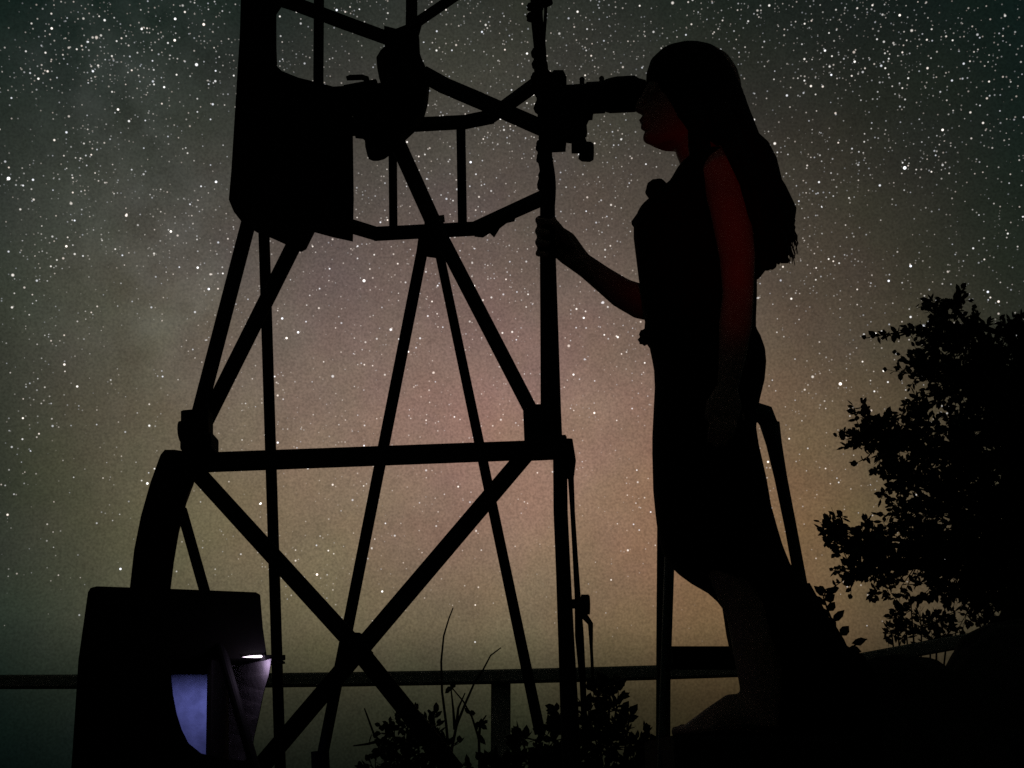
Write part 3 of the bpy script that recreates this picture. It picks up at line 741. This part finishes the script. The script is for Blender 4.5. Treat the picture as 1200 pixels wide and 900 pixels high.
# cloudy band of unresolved starlight
n5 = nz(30, 6, (1, 5, 3))
band = None
for m_ in ((-.30, .80, .52), (-.285, .86, .42), (-.262, .905, .335)):
    e = math_('EXPONENT', math_('MULTIPLY', math_('SUBTRACT', vmath('DOT_PRODUCT', DIR, Vector(m_).normalized()), 1.0), 420.0))
    band = e if band is None else math_('ADD', band, e)
cloud = math_('MULTIPLY', band, math_('MULTIPLY_ADD', n5.outputs['Fac'], 3.2, -1.25, clamp=True))
acc = vmath('ADD', acc, vmath('SCALE', (.021, .023, .020), None, cloud))
acc = vmath('MULTIPLY', acc, (1.02, 1.0, 1.07))
# stars
dens_r = node('ShaderNodeValToRGB'); q_ = dens_r.color_ramp
q_.elements[0].position = math.sin(math.radians(5.5)); q_.elements[0].color = (0, 0, 0, 1)
q_.elements[1].position = math.sin(math.radians(31)); q_.elements[1].color = (1, 1, 1, 1)
for d_, v_ in ((8, .17), (13, .36), (18, .52), (24, .72)):
    k_ = q_.elements.new(math.sin(math.radians(d_))); k_.color = (v_, v_, v_, 1)
LK(ele, dens_r.inputs['Fac'])
clus = math_('MULTIPLY', math_('MULTIPLY_ADD', cloud, .35, 1.0), math_('MULTIPLY', dens_r.outputs['Color'], math_('MULTIPLY_ADD', math_('SUBTRACT', n3.outputs['Fac'], .5), 4.5, 1.0, clamp=False)))
def stars(scale, rad, keep, bright, off):
    vo = node('ShaderNodeTexVoronoi'); vo.voronoi_dimensions = '3D'; vo.feature = 'F1'; vo.inputs['Scale'].default_value = scale
    LK(vmath('ADD', DIR, off), vo.inputs['Vector'])
    wn = node('ShaderNodeSeparateColor'); LK(vo.outputs['Color'], wn.inputs[0])
    r_ = rad * scale
    disc = math_('MULTIPLY_ADD', vo.outputs['Distance'], -1.0 / (r_ * .55), 1 / .55, clamp=True)
    on = math_('LESS_THAN', wn.outputs[0], math_('MULTIPLY', clus, keep))
    mag = math_('MULTIPLY_ADD', math_('POWER', wn.outputs[1], 3.0), bright * .8, bright * .2)
    inten = math_('MULTIPLY', math_('MULTIPLY', disc, on), mag)
    tint = node('ShaderNodeValToRGB'); tr_ = tint.color_ramp
    tr_.elements[0].color = (1, .86, .76, 1); tr_.elements[1].color = (.88, .91, 1, 1)
    k_ = tr_.elements.new(.55); k_.color = (1, .96, .9, 1)
    LK(wn.outputs[2], tint.inputs['Fac'])
    return vmath('SCALE', tint.outputs['Color'], None, inten)
st_ = stars(51, .0014, .65, 3.2, (.13, .71, .37))
st_ = vmath('ADD', st_, stars(114, .00106, .66, 2.6, (1.3, .2, .9)))
st_ = vmath('ADD', st_, stars(215, .00085, .45, 1.2, (2.3, 1.2, .4)))
st_ = vmath('ADD', st_, stars(390, .00075, .28, .6, (.6, 3.1, 1.4)))
tot = vmath('ADD', acc, st_)
SUN_EL, SUN_ROT = math.radians(-9), math.radians(150)
bg = node('ShaderNodeBackground'); LK(tot, bg.inputs['Color']); bg.inputs['Strength'].default_value = 1
sky = node('ShaderNodeTexSky', sky_type='NISHITA'); sky.sun_disc = False; sky.sun_elevation = SUN_EL; sky.sun_rotation = SUN_ROT
bg2 = node('ShaderNodeBackground'); LK(sky.outputs['Color'], bg2.inputs['Color']); bg2.inputs['Strength'].default_value = .0006
ad = node('ShaderNodeAddShader'); LK(bg.outputs[0], ad.inputs[0]); LK(bg2.outputs[0], ad.inputs[1])
out = node('ShaderNodeOutputWorld'); LK(ad.outputs[0], out.inputs['Surface'])

# ------------------------------------------------------------------ lamps the photograph shows
def lamp(name, loc, colr, power, size=.02, typ='POINT', target=None):
    l = bpy.data.lights.new(name, typ); l.color = colr; l.energy = power
    if typ == 'AREA': l.shape = 'DISK'; l.size = size
    else: l.shadow_soft_size = size
    if typ == 'SPOT': l.spot_size = math.radians(17); l.spot_blend = 1
    o = bpy.data.objects.new(name, l); col.objects.link(o); o.location = loc
    if target is not None: o.rotation_euler = (Vector(target) - Vector(loc)).to_track_quat('-Z', 'Y').to_euler()
    return o
lamp('red_torch', (.10, .40, .80), (1, .0, .008), 5.8, .03, 'SPOT', P(854, 256, YW))
lamp('blue_led', (P(224, 780, 2.5).x, 2.56, UZ - .012), (.33, .37, 1), .62, .010)
lamp('violet_led', P(301, 781, 2.41), (.85, .66, 1), .07, .004)

# ------------------------------------------------------------------ camera
cam = bpy.data.cameras.new('Camera'); cam.sensor_width = 36; cam.lens = 36 * F / 1200; cam.clip_end = 3000; cam.clip_start = .05
co = bpy.data.objects.new('Camera', cam); col.objects.link(co); co.location = CAM; co.rotation_euler = (math.radians(90) + PITCH, 0, 0)
sc.camera = co
sc.render.engine = 'CYCLES'
sc.cycles.use_denoising = False
sc.cycles.max_bounces = 4
vs_ = sc.view_settings; vs_.view_transform = 'Standard'; vs_.look = 'None'; vs_.exposure = 0; vs_.gamma = 1; vs_.use_curve_mapping = False
